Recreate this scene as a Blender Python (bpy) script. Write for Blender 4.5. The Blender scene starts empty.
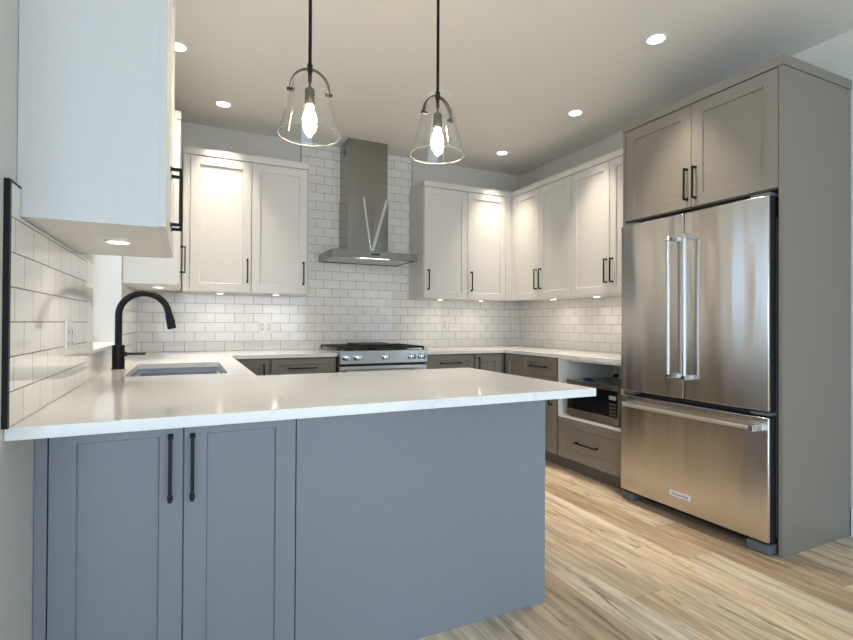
import bpy, bmesh, math
from mathutils import Vector, Matrix

S = bpy.context.scene
COL = S.collection
PI = math.pi

# ------------------------------------------------------------------ camera
cam_d = bpy.data.cameras.new('camera')
cam_d.sensor_width = 36.0
cam_d.lens = 499.26 / 853.0 * 36.0
cam_d.clip_start = 0.02
cam = bpy.data.objects.new('camera', cam_d)
COL.objects.link(cam)
fw = Vector((0.43092989, 0.90235887, 0.00692137))
rt = Vector((0.90235204, -0.43096724, 0.00529542))
up = Vector((-0.00776125, -0.00396356, 0.99996203))
M = Matrix((rt, up, -fw)).transposed().to_4x4()
M.translation = Vector((0.3704, -4.5398, 1.1533))
cam.matrix_world = M
S.camera = cam

# ------------------------------------------------------------------ colour / exposure
S.view_settings.view_transform = 'Standard'
S.view_settings.look = 'None'
S.view_settings.gamma = 1.0
S.view_settings.use_curve_mapping = False
S.view_settings.exposure = 0.0

# ------------------------------------------------------------------ world (daylight seen through the windows)
w = bpy.data.worlds.new('world')
S.world = w
w.use_nodes = True
bg = w.node_tree.nodes['Background']
bg.inputs[0].default_value = (0.62, 0.80, 1.0, 1)
bg.inputs[1].default_value = 1.8


def area(name, loc, rot, sx, sy, power, color, spread=PI, parent=None, shape='RECTANGLE'):
    d = bpy.data.lights.new(name, 'AREA')
    d.shape = shape
    d.size = sx
    if shape in ('RECTANGLE', 'ELLIPSE'):
        d.size_y = sy
    d.energy = power
    d.color = color
    d.spread = spread
    o = bpy.data.objects.new(name, d)
    COL.objects.link(o)
    o.location = loc
    o.rotation_euler = rot
    if parent:
        o.parent = parent
    return o


# daylight entering by the big living room windows behind the camera, and by the sink window
area('daylight_rear', (0.8, -7.55, 1.10), (PI / 2, 0, 0), 4.2, 2.1, 92, (0.58, 0.78, 1.0))
area('daylight_side', (-4.05, -5.5, 1.15), (0, -PI / 2, 0), 2.2, 2.4, 100, (0.58, 0.78, 1.0))

P_CEIL = 4.6       # each recessed ceiling light
P_PUCK = 0.30       # each light under the wall cabinets
WARM = (1.0, 0.87, 0.71)

# ------------------------------------------------------------------ materials
def mat(name, col, rough=0.5, metal=0.0, spec=0.5, emit=None, es=0.0, coat=0.0, bump=0.0, bscale=40.0, aniso=0.0):
    m = bpy.data.materials.new(name)
    m.use_nodes = True
    nt = m.node_tree
    b = nt.nodes['Principled BSDF']
    b.inputs['Base Color'].default_value = (*col, 1)
    b.inputs['Roughness'].default_value = rough
    b.inputs['Metallic'].default_value = metal
    b.inputs['Specular IOR Level'].default_value = spec
    b.inputs['Coat Weight'].default_value = coat
    b.inputs['Anisotropic'].default_value = aniso
    if emit:
        b.inputs['Emission Color'].default_value = (*emit, 1)
        b.inputs['Emission Strength'].default_value = es
    tc = nt.nodes.new('ShaderNodeTexCoord')
    nz = nt.nodes.new('ShaderNodeTexNoise')
    nz.inputs['Scale'].default_value = bscale
    nz.inputs['Detail'].default_value = 3
    nt.links.new(tc.outputs['Object'], nz.inputs['Vector'])
    # a very small colour variation keeps every material procedural
    hs = nt.nodes.new('ShaderNodeMix')
    hs.data_type = 'RGBA'
    hs.inputs['A'].default_value = (*[c * 0.97 for c in col], 1)
    hs.inputs['B'].default_value = (*[min(1, c * 1.03) for c in col], 1)
    nt.links.new(nz.outputs['Fac'], hs.inputs['Factor'])
    nt.links.new(hs.outputs['Result'], b.inputs['Base Color'])
    if bump > 0:
        bp = nt.nodes.new('ShaderNodeBump')
        bp.inputs['Strength'].default_value = bump
        bp.inputs['Distance'].default_value = 0.002
        nt.links.new(nz.outputs['Fac'], bp.inputs['Height'])
        nt.links.new(bp.outputs['Normal'], b.inputs['Normal'])
    return m


def tile_mat(name, axis, phase_u, phase_v):
    """white glazed subway tile in running bond; axis is the horizontal one ('x' or 'y')"""
    m = bpy.data.materials.new(name)
    m.use_nodes = True
    nt = m.node_tree
    N, L = nt.nodes, nt.links
    b = N['Principled BSDF']
    geo = N.new('ShaderNodeNewGeometry')
    sep = N.new('ShaderNodeSeparateXYZ')
    L.new(geo.outputs['Position'], sep.inputs[0])
    au = N.new('ShaderNodeMath'); au.operation = 'SUBTRACT'; au.inputs[1].default_value = phase_u
    av = N.new('ShaderNodeMath'); av.operation = 'SUBTRACT'; av.inputs[1].default_value = phase_v
    L.new(sep.outputs['X' if axis == 'x' else 'Y'], au.inputs[0])
    L.new(sep.outputs['Z'], av.inputs[0])
    cb = N.new('ShaderNodeCombineXYZ')
    L.new(au.outputs[0], cb.inputs[0]); L.new(av.outputs[0], cb.inputs[1])
    br = N.new('ShaderNodeTexBrick')
    br.offset = 0.5; br.offset_frequency = 2; br.squash = 1.0
    br.inputs['Scale'].default_value = 1.0
    br.inputs['Brick Width'].default_value = 0.1525
    br.inputs['Row Height'].default_value = 0.0793
    br.inputs['Mortar Size'].default_value = 0.0014
    br.inputs['Mortar Smooth'].default_value = 0.15
    br.inputs['Bias'].default_value = 0.0
    br.inputs['Color1'].default_value = (0.80, 0.775, 0.735, 1)
    br.inputs['Color2'].default_value = (0.86, 0.835, 0.795, 1)
    br.inputs['Mortar'].default_value = (0.17, 0.165, 0.16, 1)
    L.new(cb.outputs[0], br.inputs['Vector'])
    L.new(br.outputs['Color'], b.inputs['Base Color'])
    mr = N.new('ShaderNodeMapRange')
    mr.inputs['To Min'].default_value = 0.07; mr.inputs['To Max'].default_value = 0.8
    L.new(br.outputs['Fac'], mr.inputs['Value'])
    L.new(mr.outputs[0], b.inputs['Roughness'])
    nz = N.new('ShaderNodeTexNoise'); nz.inputs['Scale'].default_value = 14; nz.inputs['Detail'].default_value = 1
    L.new(cb.outputs[0], nz.inputs['Vector'])
    h = N.new('ShaderNodeMath'); h.operation = 'MULTIPLY_ADD'
    h.inputs[1].default_value = -1.0
    L.new(br.outputs['Fac'], h.inputs[0])
    hn = N.new('ShaderNodeMath'); hn.operation = 'MULTIPLY'; hn.inputs[1].default_value = 0.35
    L.new(nz.outputs['Fac'], hn.inputs[0]); L.new(hn.outputs[0], h.inputs[2])
    bp = N.new('ShaderNodeBump'); bp.inputs['Strength'].default_value = 0.6; bp.inputs['Distance'].default_value = 0.0015
    L.new(h.outputs[0], bp.inputs['Height']); L.new(bp.outputs['Normal'], b.inputs['Normal'])
    return m


ANISO_ROT = 0.25


def steel_mat(name, col=(0.62, 0.60, 0.57), rough=0.24, wave=0.0, brush='z'):
    m = bpy.data.materials.new(name)
    m.use_nodes = True
    nt = m.node_tree
    N, L = nt.nodes, nt.links
    b = N['Principled BSDF']
    b.inputs['Metallic'].default_value = 1.0
    b.inputs['Base Color'].default_value = (*col, 1)
    geo = N.new('ShaderNodeNewGeometry')
    mp = N.new('ShaderNodeMapping')
    L.new(geo.outputs['Position'], mp.inputs['Vector'])
    mp.inputs['Scale'].default_value = (700, 700, 6) if brush == 'z' else (8, 700, 700)
    nz = N.new('ShaderNodeTexNoise'); nz.inputs['Scale'].default_value = 1; nz.inputs['Detail'].default_value = 2
    L.new(mp.outputs[0], nz.inputs['Vector'])
    mr = N.new('ShaderNodeMapRange')
    mr.inputs['To Min'].default_value = rough * 0.9; mr.inputs['To Max'].default_value = rough * 1.12
    L.new(nz.outputs['Fac'], mr.inputs['Value']); L.new(mr.outputs[0], b.inputs['Roughness'])
    if brush == 'z':
        tg = N.new('ShaderNodeTangent'); tg.direction_type = 'RADIAL'; tg.axis = 'Z'
        b.inputs['Anisotropic'].default_value = 0.75
        b.inputs['Anisotropic Rotation'].default_value = ANISO_ROT
        L.new(tg.outputs[0], b.inputs['Tangent'])
    if wave > 0:
        m2 = N.new('ShaderNodeMapping'); m2.inputs['Scale'].default_value = (6, 6, 0.8)
        L.new(geo.outputs['Position'], m2.inputs['Vector'])
        n2 = N.new('ShaderNodeTexNoise'); n2.inputs['Scale'].default_value = 1; n2.inputs['Detail'].default_value = 1.0
        L.new(m2.outputs[0], n2.inputs['Vector'])
        bp = N.new('ShaderNodeBump'); bp.inputs['Strength'].default_value = wave; bp.inputs['Distance'].default_value = 0.014
        L.new(n2.outputs['Fac'], bp.inputs['Height'])
        b2 = N.new('ShaderNodeBump'); b2.inputs['Strength'].default_value = 0.04; b2.inputs['Distance'].default_value = 0.001
        L.new(nz.outputs['Fac'], b2.inputs['Height']); L.new(bp.outputs['Normal'], b2.inputs['Normal'])
        L.new(b2.outputs['Normal'], b.inputs['Normal'])
    return m


def floor_mat():
    m = bpy.data.materials.new('oak_plank_floor')
    m.use_nodes = True
    nt = m.node_tree
    N, L = nt.nodes, nt.links
    b = N['Principled BSDF']

    def math_(op, a, bv=None, c=None):
        n = N.new('ShaderNodeMath'); n.operation = op
        for i, v in enumerate((a, bv, c)):
            if v is None: continue
            if isinstance(v, (int, float)): n.inputs[i].default_value = v
            else: L.new(v, n.inputs[i])
        return n.outputs[0]
    geo = N.new('ShaderNodeNewGeometry'); sep = N.new('ShaderNodeSeparateXYZ')
    L.new(geo.outputs['Position'], sep.inputs[0])
    X, Y = sep.outputs[0], sep.outputs[1]
    PW, PL = 0.178, 1.22
    u = math_('DIVIDE', math_('ADD', X, 10.03), PW)
    row = math_('FLOOR', u)
    wn = N.new('ShaderNodeTexWhiteNoise'); wn.noise_dimensions = '1D'; L.new(row, wn.inputs['W'])
    v = math_('ADD', math_('DIVIDE', math_('ADD', Y, 20.0), PL), math_('MULTIPLY', wn.outputs['Value'], 7.3))
    colm = math_('FLOOR', v)
    cb = N.new('ShaderNodeCombineXYZ'); L.new(row, cb.inputs[0]); L.new(colm, cb.inputs[1])
    w2 = N.new('ShaderNodeTexWhiteNoise'); w2.noise_dimensions = '3D'; L.new(cb.outputs[0], w2.inputs['Vector'])
    pid = w2.outputs['Value']
    # grain
    g = N.new('ShaderNodeCombineXYZ')
    L.new(math_('MULTIPLY', X, 34.0), g.inputs[0]); L.new(math_('MULTIPLY', Y, 1.9), g.inputs[1])
    L.new(math_('MULTIPLY', pid, 57.0), g.inputs[2])
    n1 = N.new('ShaderNodeTexNoise'); n1.inputs['Scale'].default_value = 1; n1.inputs['Detail'].default_value = 7; n1.inputs['Roughness'].default_value = 0.76; n1.inputs['Distortion'].default_value = 0.9
    L.new(g.outputs[0], n1.inputs['Vector'])
    g2 = N.new('ShaderNodeCombineXYZ')
    L.new(math_('MULTIPLY', X, 14.0), g2.inputs[0]); L.new(math_('MULTIPLY', Y, 1.6), g2.inputs[1])
    L.new(math_('ADD', math_('MULTIPLY', pid, 91.0), 5.0), g2.inputs[2])
    n2 = N.new('ShaderNodeTexNoise'); n2.inputs['Scale'].default_value = 1; n2.inputs['Detail'].default_value = 3; n2.inputs['Distortion'].default_value = 1.2
    L.new(g2.outputs[0], n2.inputs['Vector'])
    # base per plank
    r = N.new('ShaderNodeValToRGB'); e = r.color_ramp.elements
    e[0].position = 0.0; e[0].color = (0.44, 0.325, 0.21, 1)
    e[1].position = 1.0; e[1].color = (0.84, 0.72, 0.55, 1)
    k = e.new(0.35); k.color = (0.79, 0.63, 0.44, 1)
    k = e.new(0.7); k.color = (0.62, 0.52, 0.39, 1)
    L.new(pid, r.inputs[0])
    # grain ramp (multiplier)
    r1 = N.new('ShaderNodeValToRGB'); e = r1.color_ramp.elements
    e[0].position = 0.30; e[0].color = (0.46, 0.39, 0.32, 1)
    e[1].position = 0.58; e[1].color = (1.10, 1.10, 1.10, 1)
    k = e.new(0.44); k.color = (0.90, 0.88, 0.85, 1)
    L.new(n1.outputs['Fac'], r1.inputs[0])
    r2 = N.new('ShaderNodeValToRGB'); e = r2.color_ramp.elements
    e[0].position = 0.36; e[0].color = (0.56, 0.52, 0.48, 1)
    e[1].position = 0.60; e[1].color = (1.08, 1.08, 1.08, 1)
    L.new(n2.outputs['Fac'], r2.inputs[0])
    mx = N.new('ShaderNodeMix'); mx.data_type = 'RGBA'; mx.blend_type = 'MULTIPLY'; mx.inputs['Factor'].default_value = 1
    L.new(r.outputs[0], mx.inputs['A']); L.new(r1.outputs[0], mx.inputs['B'])
    m2 = N.new('ShaderNodeMix'); m2.data_type = 'RGBA'; m2.blend_type = 'MULTIPLY'; m2.inputs['Factor'].default_value = 0.6
    L.new(mx.outputs['Result'], m2.inputs['A']); L.new(r2.outputs[0], m2.inputs['B'])
    # sparse dark mineral streaks and small knots
    g3 = N.new('ShaderNodeCombineXYZ')
    L.new(math_('MULTIPLY', X, 24.0), g3.inputs[0]); L.new(math_('MULTIPLY', Y, 2.4), g3.inputs[1])
    L.new(math_('ADD', math_('MULTIPLY', pid, 33.0), 11.0), g3.inputs[2])
    n3 = N.new('ShaderNodeTexNoise'); n3.inputs['Scale'].default_value = 1; n3.inputs['Detail'].default_value = 4; n3.inputs['Distortion'].default_value = 1.6
    L.new(g3.outputs[0], n3.inputs['Vector'])
    r3 = N.new('ShaderNodeValToRGB'); e = r3.color_ramp.elements
    e[0].position = 0.61; e[0].color = (0, 0, 0, 1)
    e[1].position = 0.66; e[1].color = (1, 1, 1, 1)
    L.new(n3.outputs['Fac'], r3.inputs[0])
    m4 = N.new('ShaderNodeMix'); m4.data_type = 'RGBA'; m4.inputs['B'].default_value = (0.23, 0.155, 0.095, 1)
    L.new(math_('MULTIPLY', r3.outputs[0], 0.75), m4.inputs['Factor']); L.new(m2.outputs['Result'], m4.inputs['A'])
    m2 = m4
    # seams
    fu = math_('FRACT', u); fv = math_('FRACT', v)
    du = math_('MULTIPLY', math_('MINIMUM', fu, math_('SUBTRACT', 1.0, fu)), PW)
    dv = math_('MULTIPLY', math_('MINIMUM', fv, math_('SUBTRACT', 1.0, fv)), PL)
    d = math_('MINIMUM', du, dv)
    seam = math_('LESS_THAN', d, 0.0009)
    m3 = N.new('ShaderNodeMix'); m3.data_type = 'RGBA'
    L.new(math_('MULTIPLY', seam, 0.6), m3.inputs['Factor'])
    L.new(m2.outputs['Result'], m3.inputs['A']); m3.inputs['B'].default_value = (0.12, 0.09, 0.06, 1)
    L.new(m3.outputs['Result'], b.inputs['Base Color'])
    b.inputs['Roughness'].default_value = 0.42
    bp = N.new('ShaderNodeBump'); bp.inputs['Strength'].default_value = 0.15; bp.inputs['Distance'].default_value = 0.001
    L.new(n1.outputs['Fac'], bp.inputs['Height']); L.new(bp.outputs['Normal'], b.inputs['Normal'])
    return m


def quartz_mat():
    m = bpy.data.materials.new('white_quartz')
    m.use_nodes = True
    nt = m.node_tree
    N, L = nt.nodes, nt.links
    b = N['Principled BSDF']
    geo = N.new('ShaderNodeNewGeometry')
    nz = N.new('ShaderNodeTexNoise'); nz.inputs['Scale'].default_value = 1.1; nz.inputs['Detail'].default_value = 5; nz.inputs['Distortion'].default_value = 1.5
    L.new(geo.outputs['Position'], nz.inputs['Vector'])
    r = N.new('ShaderNodeValToRGB'); e = r.color_ramp.elements
    e[0].position = 0.0; e[0].color = (0.87, 0.86, 0.84, 1)
    e[1].position = 1.0; e[1].color = (0.87, 0.86, 0.84, 1)
    k = e.new(0.485); k.color = (0.87, 0.86, 0.84, 1)
    k = e.new(0.5); k.color = (0.80, 0.79, 0.77, 1)
    k = e.new(0.515); k.color = (0.87, 0.86, 0.84, 1)
    L.new(nz.outputs['Fac'], r.inputs[0]); L.new(r.outputs[0], b.inputs['Base Color'])
    b.inputs['Roughness'].default_value = 0.09
    return m


def thin_glass():
    m = bpy.data.materials.new('clear_glass')
    m.use_nodes = True
    nt = m.node_tree
    N, L = nt.nodes, nt.links
    N.remove(N['Principled BSDF'])
    out = N['Material Output']
    lw = N.new('ShaderNodeLayerWeight'); lw.inputs['Blend'].default_value = 0.5
    pw = N.new('ShaderNodeMath'); pw.operation = 'POWER'; pw.inputs[1].default_value = 4.0
    L.new(lw.outputs['Facing'], pw.inputs[0])
    fr = N.new('ShaderNodeMath'); fr.operation = 'MULTIPLY_ADD'; fr.inputs[1].default_value = 0.75; fr.inputs[2].default_value = 0.04
    L.new(pw.outputs[0], fr.inputs[0])
    tr = N.new('ShaderNodeBsdfTransparent'); tr.inputs[0].default_value = (0.985, 0.99, 0.985, 1)
    gl = N.new('ShaderNodeBsdfGlossy'); gl.inputs['Roughness'].default_value = 0.03
    nz = N.new('ShaderNodeTexNoise'); nz.inputs['Scale'].default_value = 9
    tc = N.new('ShaderNodeTexCoord'); L.new(tc.outputs['Object'], nz.inputs['Vector'])
    bp = N.new('ShaderNodeBump'); bp.inputs['Strength'].default_value = 0.1; bp.inputs['Distance'].default_value = 0.01
    L.new(nz.outputs['Fac'], bp.inputs['Height']); L.new(bp.outputs['Normal'], gl.inputs['Normal'])
    mx = N.new('ShaderNodeMixShader')
    L.new(fr.outputs[0], mx.inputs[0]); L.new(tr.outputs[0], mx.inputs[1]); L.new(gl.outputs[0], mx.inputs[2])
    L.new(mx.outputs[0], out.inputs[0])
    return m


WALL = mat('wall_paint', (0.66, 0.65, 0.605), 0.6, bump=0.05, bscale=200)
CEIL = mat('ceiling_paint', (0.78, 0.765, 0.72), 0.55, bump=0.04, bscale=200)
TRIMW = mat('trim_white_paint', (0.82, 0.82, 0.81), 0.35)
CABW = mat('white_cabinet_lacquer', (0.67, 0.655, 0.625), 0.38)
CABG = mat('taupe_grey_cabinet_lacquer', (0.24, 0.214, 0.18), 0.42)
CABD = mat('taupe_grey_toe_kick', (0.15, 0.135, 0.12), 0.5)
PENG = mat('daylight_tinted_grey_lacquer', (0.25, 0.262, 0.285), 0.34)  # peninsula: cabinet grey with the blue of the daylight mixed into its colour
BLACK = mat('matt_black_metal', (0.008, 0.008, 0.008), 0.42, spec=0.25)
BLACKP = mat('black_plastic', (0.02, 0.02, 0.02), 0.4)
IRON = mat('black_cast_iron', (0.018, 0.017, 0.017), 0.55, bump=0.3, bscale=300)
DGLASS = mat('black_glass', (0.008, 0.008, 0.01), 0.06)
CHROME = mat('polished_chrome', (0.62, 0.62, 0.61), 0.14, metal=1)
SATIN = mat('satin_steel_bar', (0.56, 0.55, 0.53), 0.36, metal=1)
GREYP = mat('grey_plastic', (0.12, 0.13, 0.14), 0.45)
WHITEP = mat('white_plastic', (0.80, 0.79, 0.76), 0.35)
INTW = mat('white_melamine', (0.86, 0.86, 0.84), 0.45)
GAP = mat('dark_recess', (0.03, 0.03, 0.03), 0.6)
BRONZE = mat('dark_bronze_metal', (0.10, 0.09, 0.075), 0.35, metal=0.8)
STEEL = steel_mat('brushed_steel', (0.66, 0.645, 0.63), 0.21, wave=1.0)
STEELH = steel_mat('brushed_steel_hood', (0.31, 0.295, 0.27), 0.24, wave=0.3)
STEELM = steel_mat('brushed_steel_bright', (0.68, 0.67, 0.65), 0.24, brush='x')
STEELR = steel_mat('brushed_steel_horizontal', (0.42, 0.41, 0.39), 0.22, brush='x')
SINKM = steel_mat('sink_steel', (0.36, 0.37, 0.39), 0.32, brush='x')
QUARTZ = quartz_mat()
GLASS = thin_glass()
FLOOR = floor_mat()
LENS = mat('lamp_lens', (0.9, 0.9, 0.88), 0.5, emit=(1.0, 0.93, 0.82), es=9)
PUCKL = mat('puck_lens', (0.9, 0.9, 0.88), 0.5, emit=(1.0, 0.93, 0.82), es=14)
BULB = mat('glowing_bulb', (1, 0.9, 0.75), 0.3, emit=(1.0, 0.80, 0.55), es=230)
HLED = mat('hood_light_lens', (0.9, 0.9, 0.88), 0.5, emit=(1.0, 0.92, 0.78), es=5)
BLUEP = mat('blue_violet_plastic', (0.02, 0.018, 0.11), 0.35)
LABELW = mat('silver_plate', (0.80, 0.78, 0.75), 0.35)
INKD = mat('dark_lettering', (0.08, 0.06, 0.06), 0.5)
T_BACK = tile_mat('subway_tile_back', 'x', 0.117, 0.914)
T_LEFT = tile_mat('subway_tile_left', 'y', -2.786 - 0.1525 / 2 * 0, 0.914)
T_RIGHT = tile_mat('subway_tile_right', 'y', -0.05, 0.914)

# ------------------------------------------------------------------ mesh helpers
def mb():
    return bmesh.new()


def box(bm, x0, x1, y0, y1, z0, z1, bev=0.0, seg=2):
    x0, x1 = min(x0, x1), max(x0, x1); y0, y1 = min(y0, y1), max(y0, y1); z0, z1 = min(z0, z1), max(z0, z1)
    t = bmesh.new()
    bmesh.ops.create_cube(t, size=1)
    for v in t.verts:
        v.co = Vector((x0 + (v.co.x + .5) * (x1 - x0), y0 + (v.co.y + .5) * (y1 - y0), z0 + (v.co.z + .5) * (z1 - z0)))
    if bev > 0:
        bmesh.ops.bevel(t, geom=t.edges[:], offset=bev, segments=seg, affect='EDGES', profile=0.5)
    merge(bm, t)


def merge(bm, t, mtx=None):
    if mtx is not None:
        bmesh.ops.transform(t, matrix=mtx, verts=t.verts)
    me = bpy.data.meshes.new('tmp')
    t.to_mesh(me); t.free()
    bm.from_mesh(me)
    bpy.data.meshes.remove(me)


def cyl(bm, c, r, h, axis='z', seg=28, r2=None, bev=0.0):
    """cylinder starting at c and running h along the axis"""
    t = bmesh.new()
    bmesh.ops.create_cone(t, cap_ends=True, segments=seg, radius1=r, radius2=r if r2 is None else r2, depth=abs(h))
    if bev > 0:
        es = [e for e in t.edges if all(len(f.verts) > 4 or True for f in e.link_faces) and any(len(f.verts) > 4 for f in e.link_faces)]
        bmesh.ops.bevel(t, geom=es, offset=bev, segments=2, affect='EDGES', profile=0.5)
    bmesh.ops.translate(t, vec=(0, 0, h / 2), verts=t.verts)
    if axis == 'x': R = Matrix.Rotation(PI / 2, 4, 'Y')
    elif axis == 'y': R = Matrix.Rotation(-PI / 2, 4, 'X')
    else: R = Matrix.Identity(4)
    merge(bm, t, Matrix.Translation(c) @ R)


def lathe(bm, prof, c=(0, 0, 0), seg=40, close=False):
    """prof: list of (r, z)"""
    rings = []
    for r, z in prof:
        rings.append([bm.verts.new((c[0] + r * math.cos(2 * PI * i / seg), c[1] + r * math.sin(2 * PI * i / seg), c[2] + z)) for i in range(seg)])
    n = len(rings)
    for k in range(n if close else n - 1):
        a, b_ = rings[k], rings[(k + 1) % n]
        for i in range(seg):
            j = (i + 1) % seg
            bm.faces.new((a[i], a[j], b_[j], b_[i]))
    if not close:
        if prof[0][0] > 1e-5: bm.faces.new(list(reversed(rings[0])))
        if prof[-1][0] > 1e-5: bm.faces.new(rings[-1])


def tube(bm, pts, rad, seg=16, flat=None):
    """swept tube; rad number or list; flat=(w,h,refdir) makes a rectangular strap"""
    pts = [Vector(p) for p in pts]
    n = len(pts)
    rings = []
    prev = None
    for i, p in enumerate(pts):
        d = (pts[min(i + 1, n - 1)] - pts[max(i - 1, 0)]).normalized()
        if flat:
            a = Vector(flat[2]).normalized()
        else:
            a = prev if prev else (Vector((0, 1, 0)) if abs(d.y) < 0.9 else Vector((1, 0, 0)))
        a = (a - d * a.dot(d)).normalized()
        b_ = d.cross(a)
        prev = a
        if flat:
            hw, hh = flat[0] / 2, flat[1] / 2
            q = [p + a * sx * hw + b_ * sy * hh for sx, sy in ((1, 1), (-1, 1), (-1, -1), (1, -1))]
        else:
            r = rad[i] if isinstance(rad, (list, tuple)) else rad
            q = [p + a * r * math.cos(2 * PI * k / seg) + b_ * r * math.sin(2 * PI * k / seg) for k in range(seg)]
        rings.append([bm.verts.new(v) for v in q])
    m = len(rings[0])
    for k in range(n - 1):
        for i in range(m):
            j = (i + 1) % m
            bm.faces.new((rings[k][i], rings[k][j], rings[k + 1][j], rings[k + 1][i]))
    bm.faces.new(list(reversed(rings[0]))); bm.faces.new(rings[-1])


def grid_slab(bm, xs, ys, inside, z0, z1):
    """slab made of the cells (i,j) for which inside(xc,yc); one closed surface"""
    vt, vb = {}, {}
    def V(d, i, j, z):
        if (i, j) not in d: d[(i, j)] = bm.verts.new((xs[i], ys[j], z))
        return d[(i, j)]
    cells = {(i, j) for i in range(len(xs) - 1) for j in range(len(ys) - 1) if inside((xs[i] + xs[i + 1]) / 2, (ys[j] + ys[j + 1]) / 2)}
    for i, j in cells:
        t = [V(vt, *q, z1) for q in ((i, j), (i + 1, j), (i + 1, j + 1), (i, j + 1))]
        u = [V(vb, *q, z0) for q in ((i, j), (i + 1, j), (i + 1, j + 1), (i, j + 1))]
        bm.faces.new(t); bm.faces.new(list(reversed(u)))
        for (di, dj), (a, b_) in (((0, -1), (0, 1)), ((1, 0), (1, 2)), ((0, 1), (2, 3)), ((-1, 0), (3, 0))):
            if (i + di, j + dj) not in cells:
                bm.faces.new((t[b_], t[a], u[a], u[b_]))


def obj(name, bm, m, parent=None, smooth=False, bevel=0.0, loc=None):
    bmesh.ops.recalc_face_normals(bm, faces=bm.faces[:])
    if loc is not None:
        bmesh.ops.translate(bm, vec=-Vector(loc), verts=bm.verts)
    me = bpy.data.meshes.new(name)
    bm.to_mesh(me); bm.free()
    me.materials.append(m)
    if smooth:
        for p in me.polygons: p.use_smooth = True
        try: me.set_sharp_from_angle(angle=math.radians(38))
        except Exception: pass
    o = bpy.data.objects.new(name, me)
    COL.objects.link(o)
    if loc is not None: o.location = loc
    if parent is not None: o.parent = parent
    if bevel > 0:
        b = o.modifiers.new('bevel', 'BEVEL'); b.width = bevel; b.segments = 2; b.limit_method = 'ANGLE'; b.angle_limit = math.radians(50)
    return o


def bobj(name, m, parent, *boxes, bev=0.0):
    bm = mb()
    for q in boxes: box(bm, *q, bev=bev)
    return obj(name, bm, m, parent)


def struct(name, bm, m, bevel=0.0):
    o = obj(name, bm, m, bevel=bevel)
    o['kind'] = 'structure'
    return o


def thing(name, label, cat, loc=(0, 0, 0), rz=0.0, group=None):
    o = bpy.data.objects.new(name, None)
    COL.objects.link(o)
    o.empty_display_size = 0.1
    o.location = loc; o.rotation_euler = (0, 0, rz)
    return tag(o, label, cat, group)


def tag(o, label, cat, group=None):
    o['label'] = label; o['category'] = cat
    if group: o['group'] = group
    return o


def copy_tree(o, parent=None):
    c = o.copy()
    COL.objects.link(c)
    if parent is not None: c.parent = parent
    for ch in [q for q in bpy.data.objects if q.parent == o]:
        copy_tree(ch, c)
    return c


# ------------------------------------------------------------------ room shell
W, H = 3.67, 2.79
RY = -7.5                       # the wall behind the camera
LX, LE = -4.0, -3.45           # living area opens to the left behind the camera
for nm, z0, z1, m_ in (('floor', -0.1, 0.0, FLOOR), ('ceiling', H, H + 0.1, CEIL)):
    bm = mb(); grid_slab(bm, [LX - 0.2, -0.2, W + 0.2], [RY - 0.2, LE + 0.2, 0.2], lambda x, y: x > -0.2 or y < LE + 0.2, z0, z1); struct(nm, bm, m_)
bm = mb(); box(bm, -0.2, W + 0.2, 0.0, 0.2, 0, H); struct('wall_back', bm, WALL)
bm = mb(); box(bm, W, W + 0.2, RY, 0.0, 0, H); struct('wall_right', bm, WALL)
WY0, WY1, WZ0, WZ1 = -2.03, -1.045, 1.02, 2.25
bm = mb()
ys = [LE, WY0, WY1, 0.0]; zs = [0, WZ0, WZ1, H]
for i in range(3):
    for j in range(3):
        if (i, j) != (1, 1): box(bm, -0.2, 0, ys[i], ys[i + 1], zs[j], zs[j + 1])
struct('wall_left', bm, WALL)
bm = mb()
xs = [LX - 0.2, -1.3, 2.9, W + 0.2]; zs = [0, 0.05, 2.15, H]
for i in range(3):
    for j in range(3):
        if (i, j) != (1, 1): box(bm, xs[i], xs[i + 1], RY - 0.2, RY, zs[j], zs[j + 1])
struct('wall_rear', bm, WALL)
bm = mb()
ys = [RY, -6.7, -4.3, LE]; zs = [0, 0.05, 2.25, H]
for i in range(3):
    for j in range(3):
        if (i, j) != (1, 1): box(bm, LX - 0.2, LX, ys[i], ys[i + 1], zs[j], zs[j + 1])
struct('wall_living', bm, WALL)
bm = mb(); box(bm, LX, -0.2, LE, LE + 0.2, 0, H); struct('wall_side', bm, WALL)
# living room window frames
bm = mb()
for x in (-1.3, 0.08, 1.46, 2.84): box(bm, x, x + 0.06, RY - 0.04, RY + 0.0, 0.05, 2.15)
for z in (0.05, 2.09): box(bm, -1.3, 2.9, RY - 0.04, RY + 0.0, z, z + 0.06)
struct('window_2', bm, TRIMW)
bm = mb()
for y in (-6.7, -5.53, -4.36): box(bm, LX - 0.04, LX, y, y + 0.06, 0.05, 2.25)
for z in (0.05, 2.19): box(bm, LX - 0.04, LX, -6.7, -4.3, z, z + 0.06)
struct('window_3', bm, TRIMW)
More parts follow.
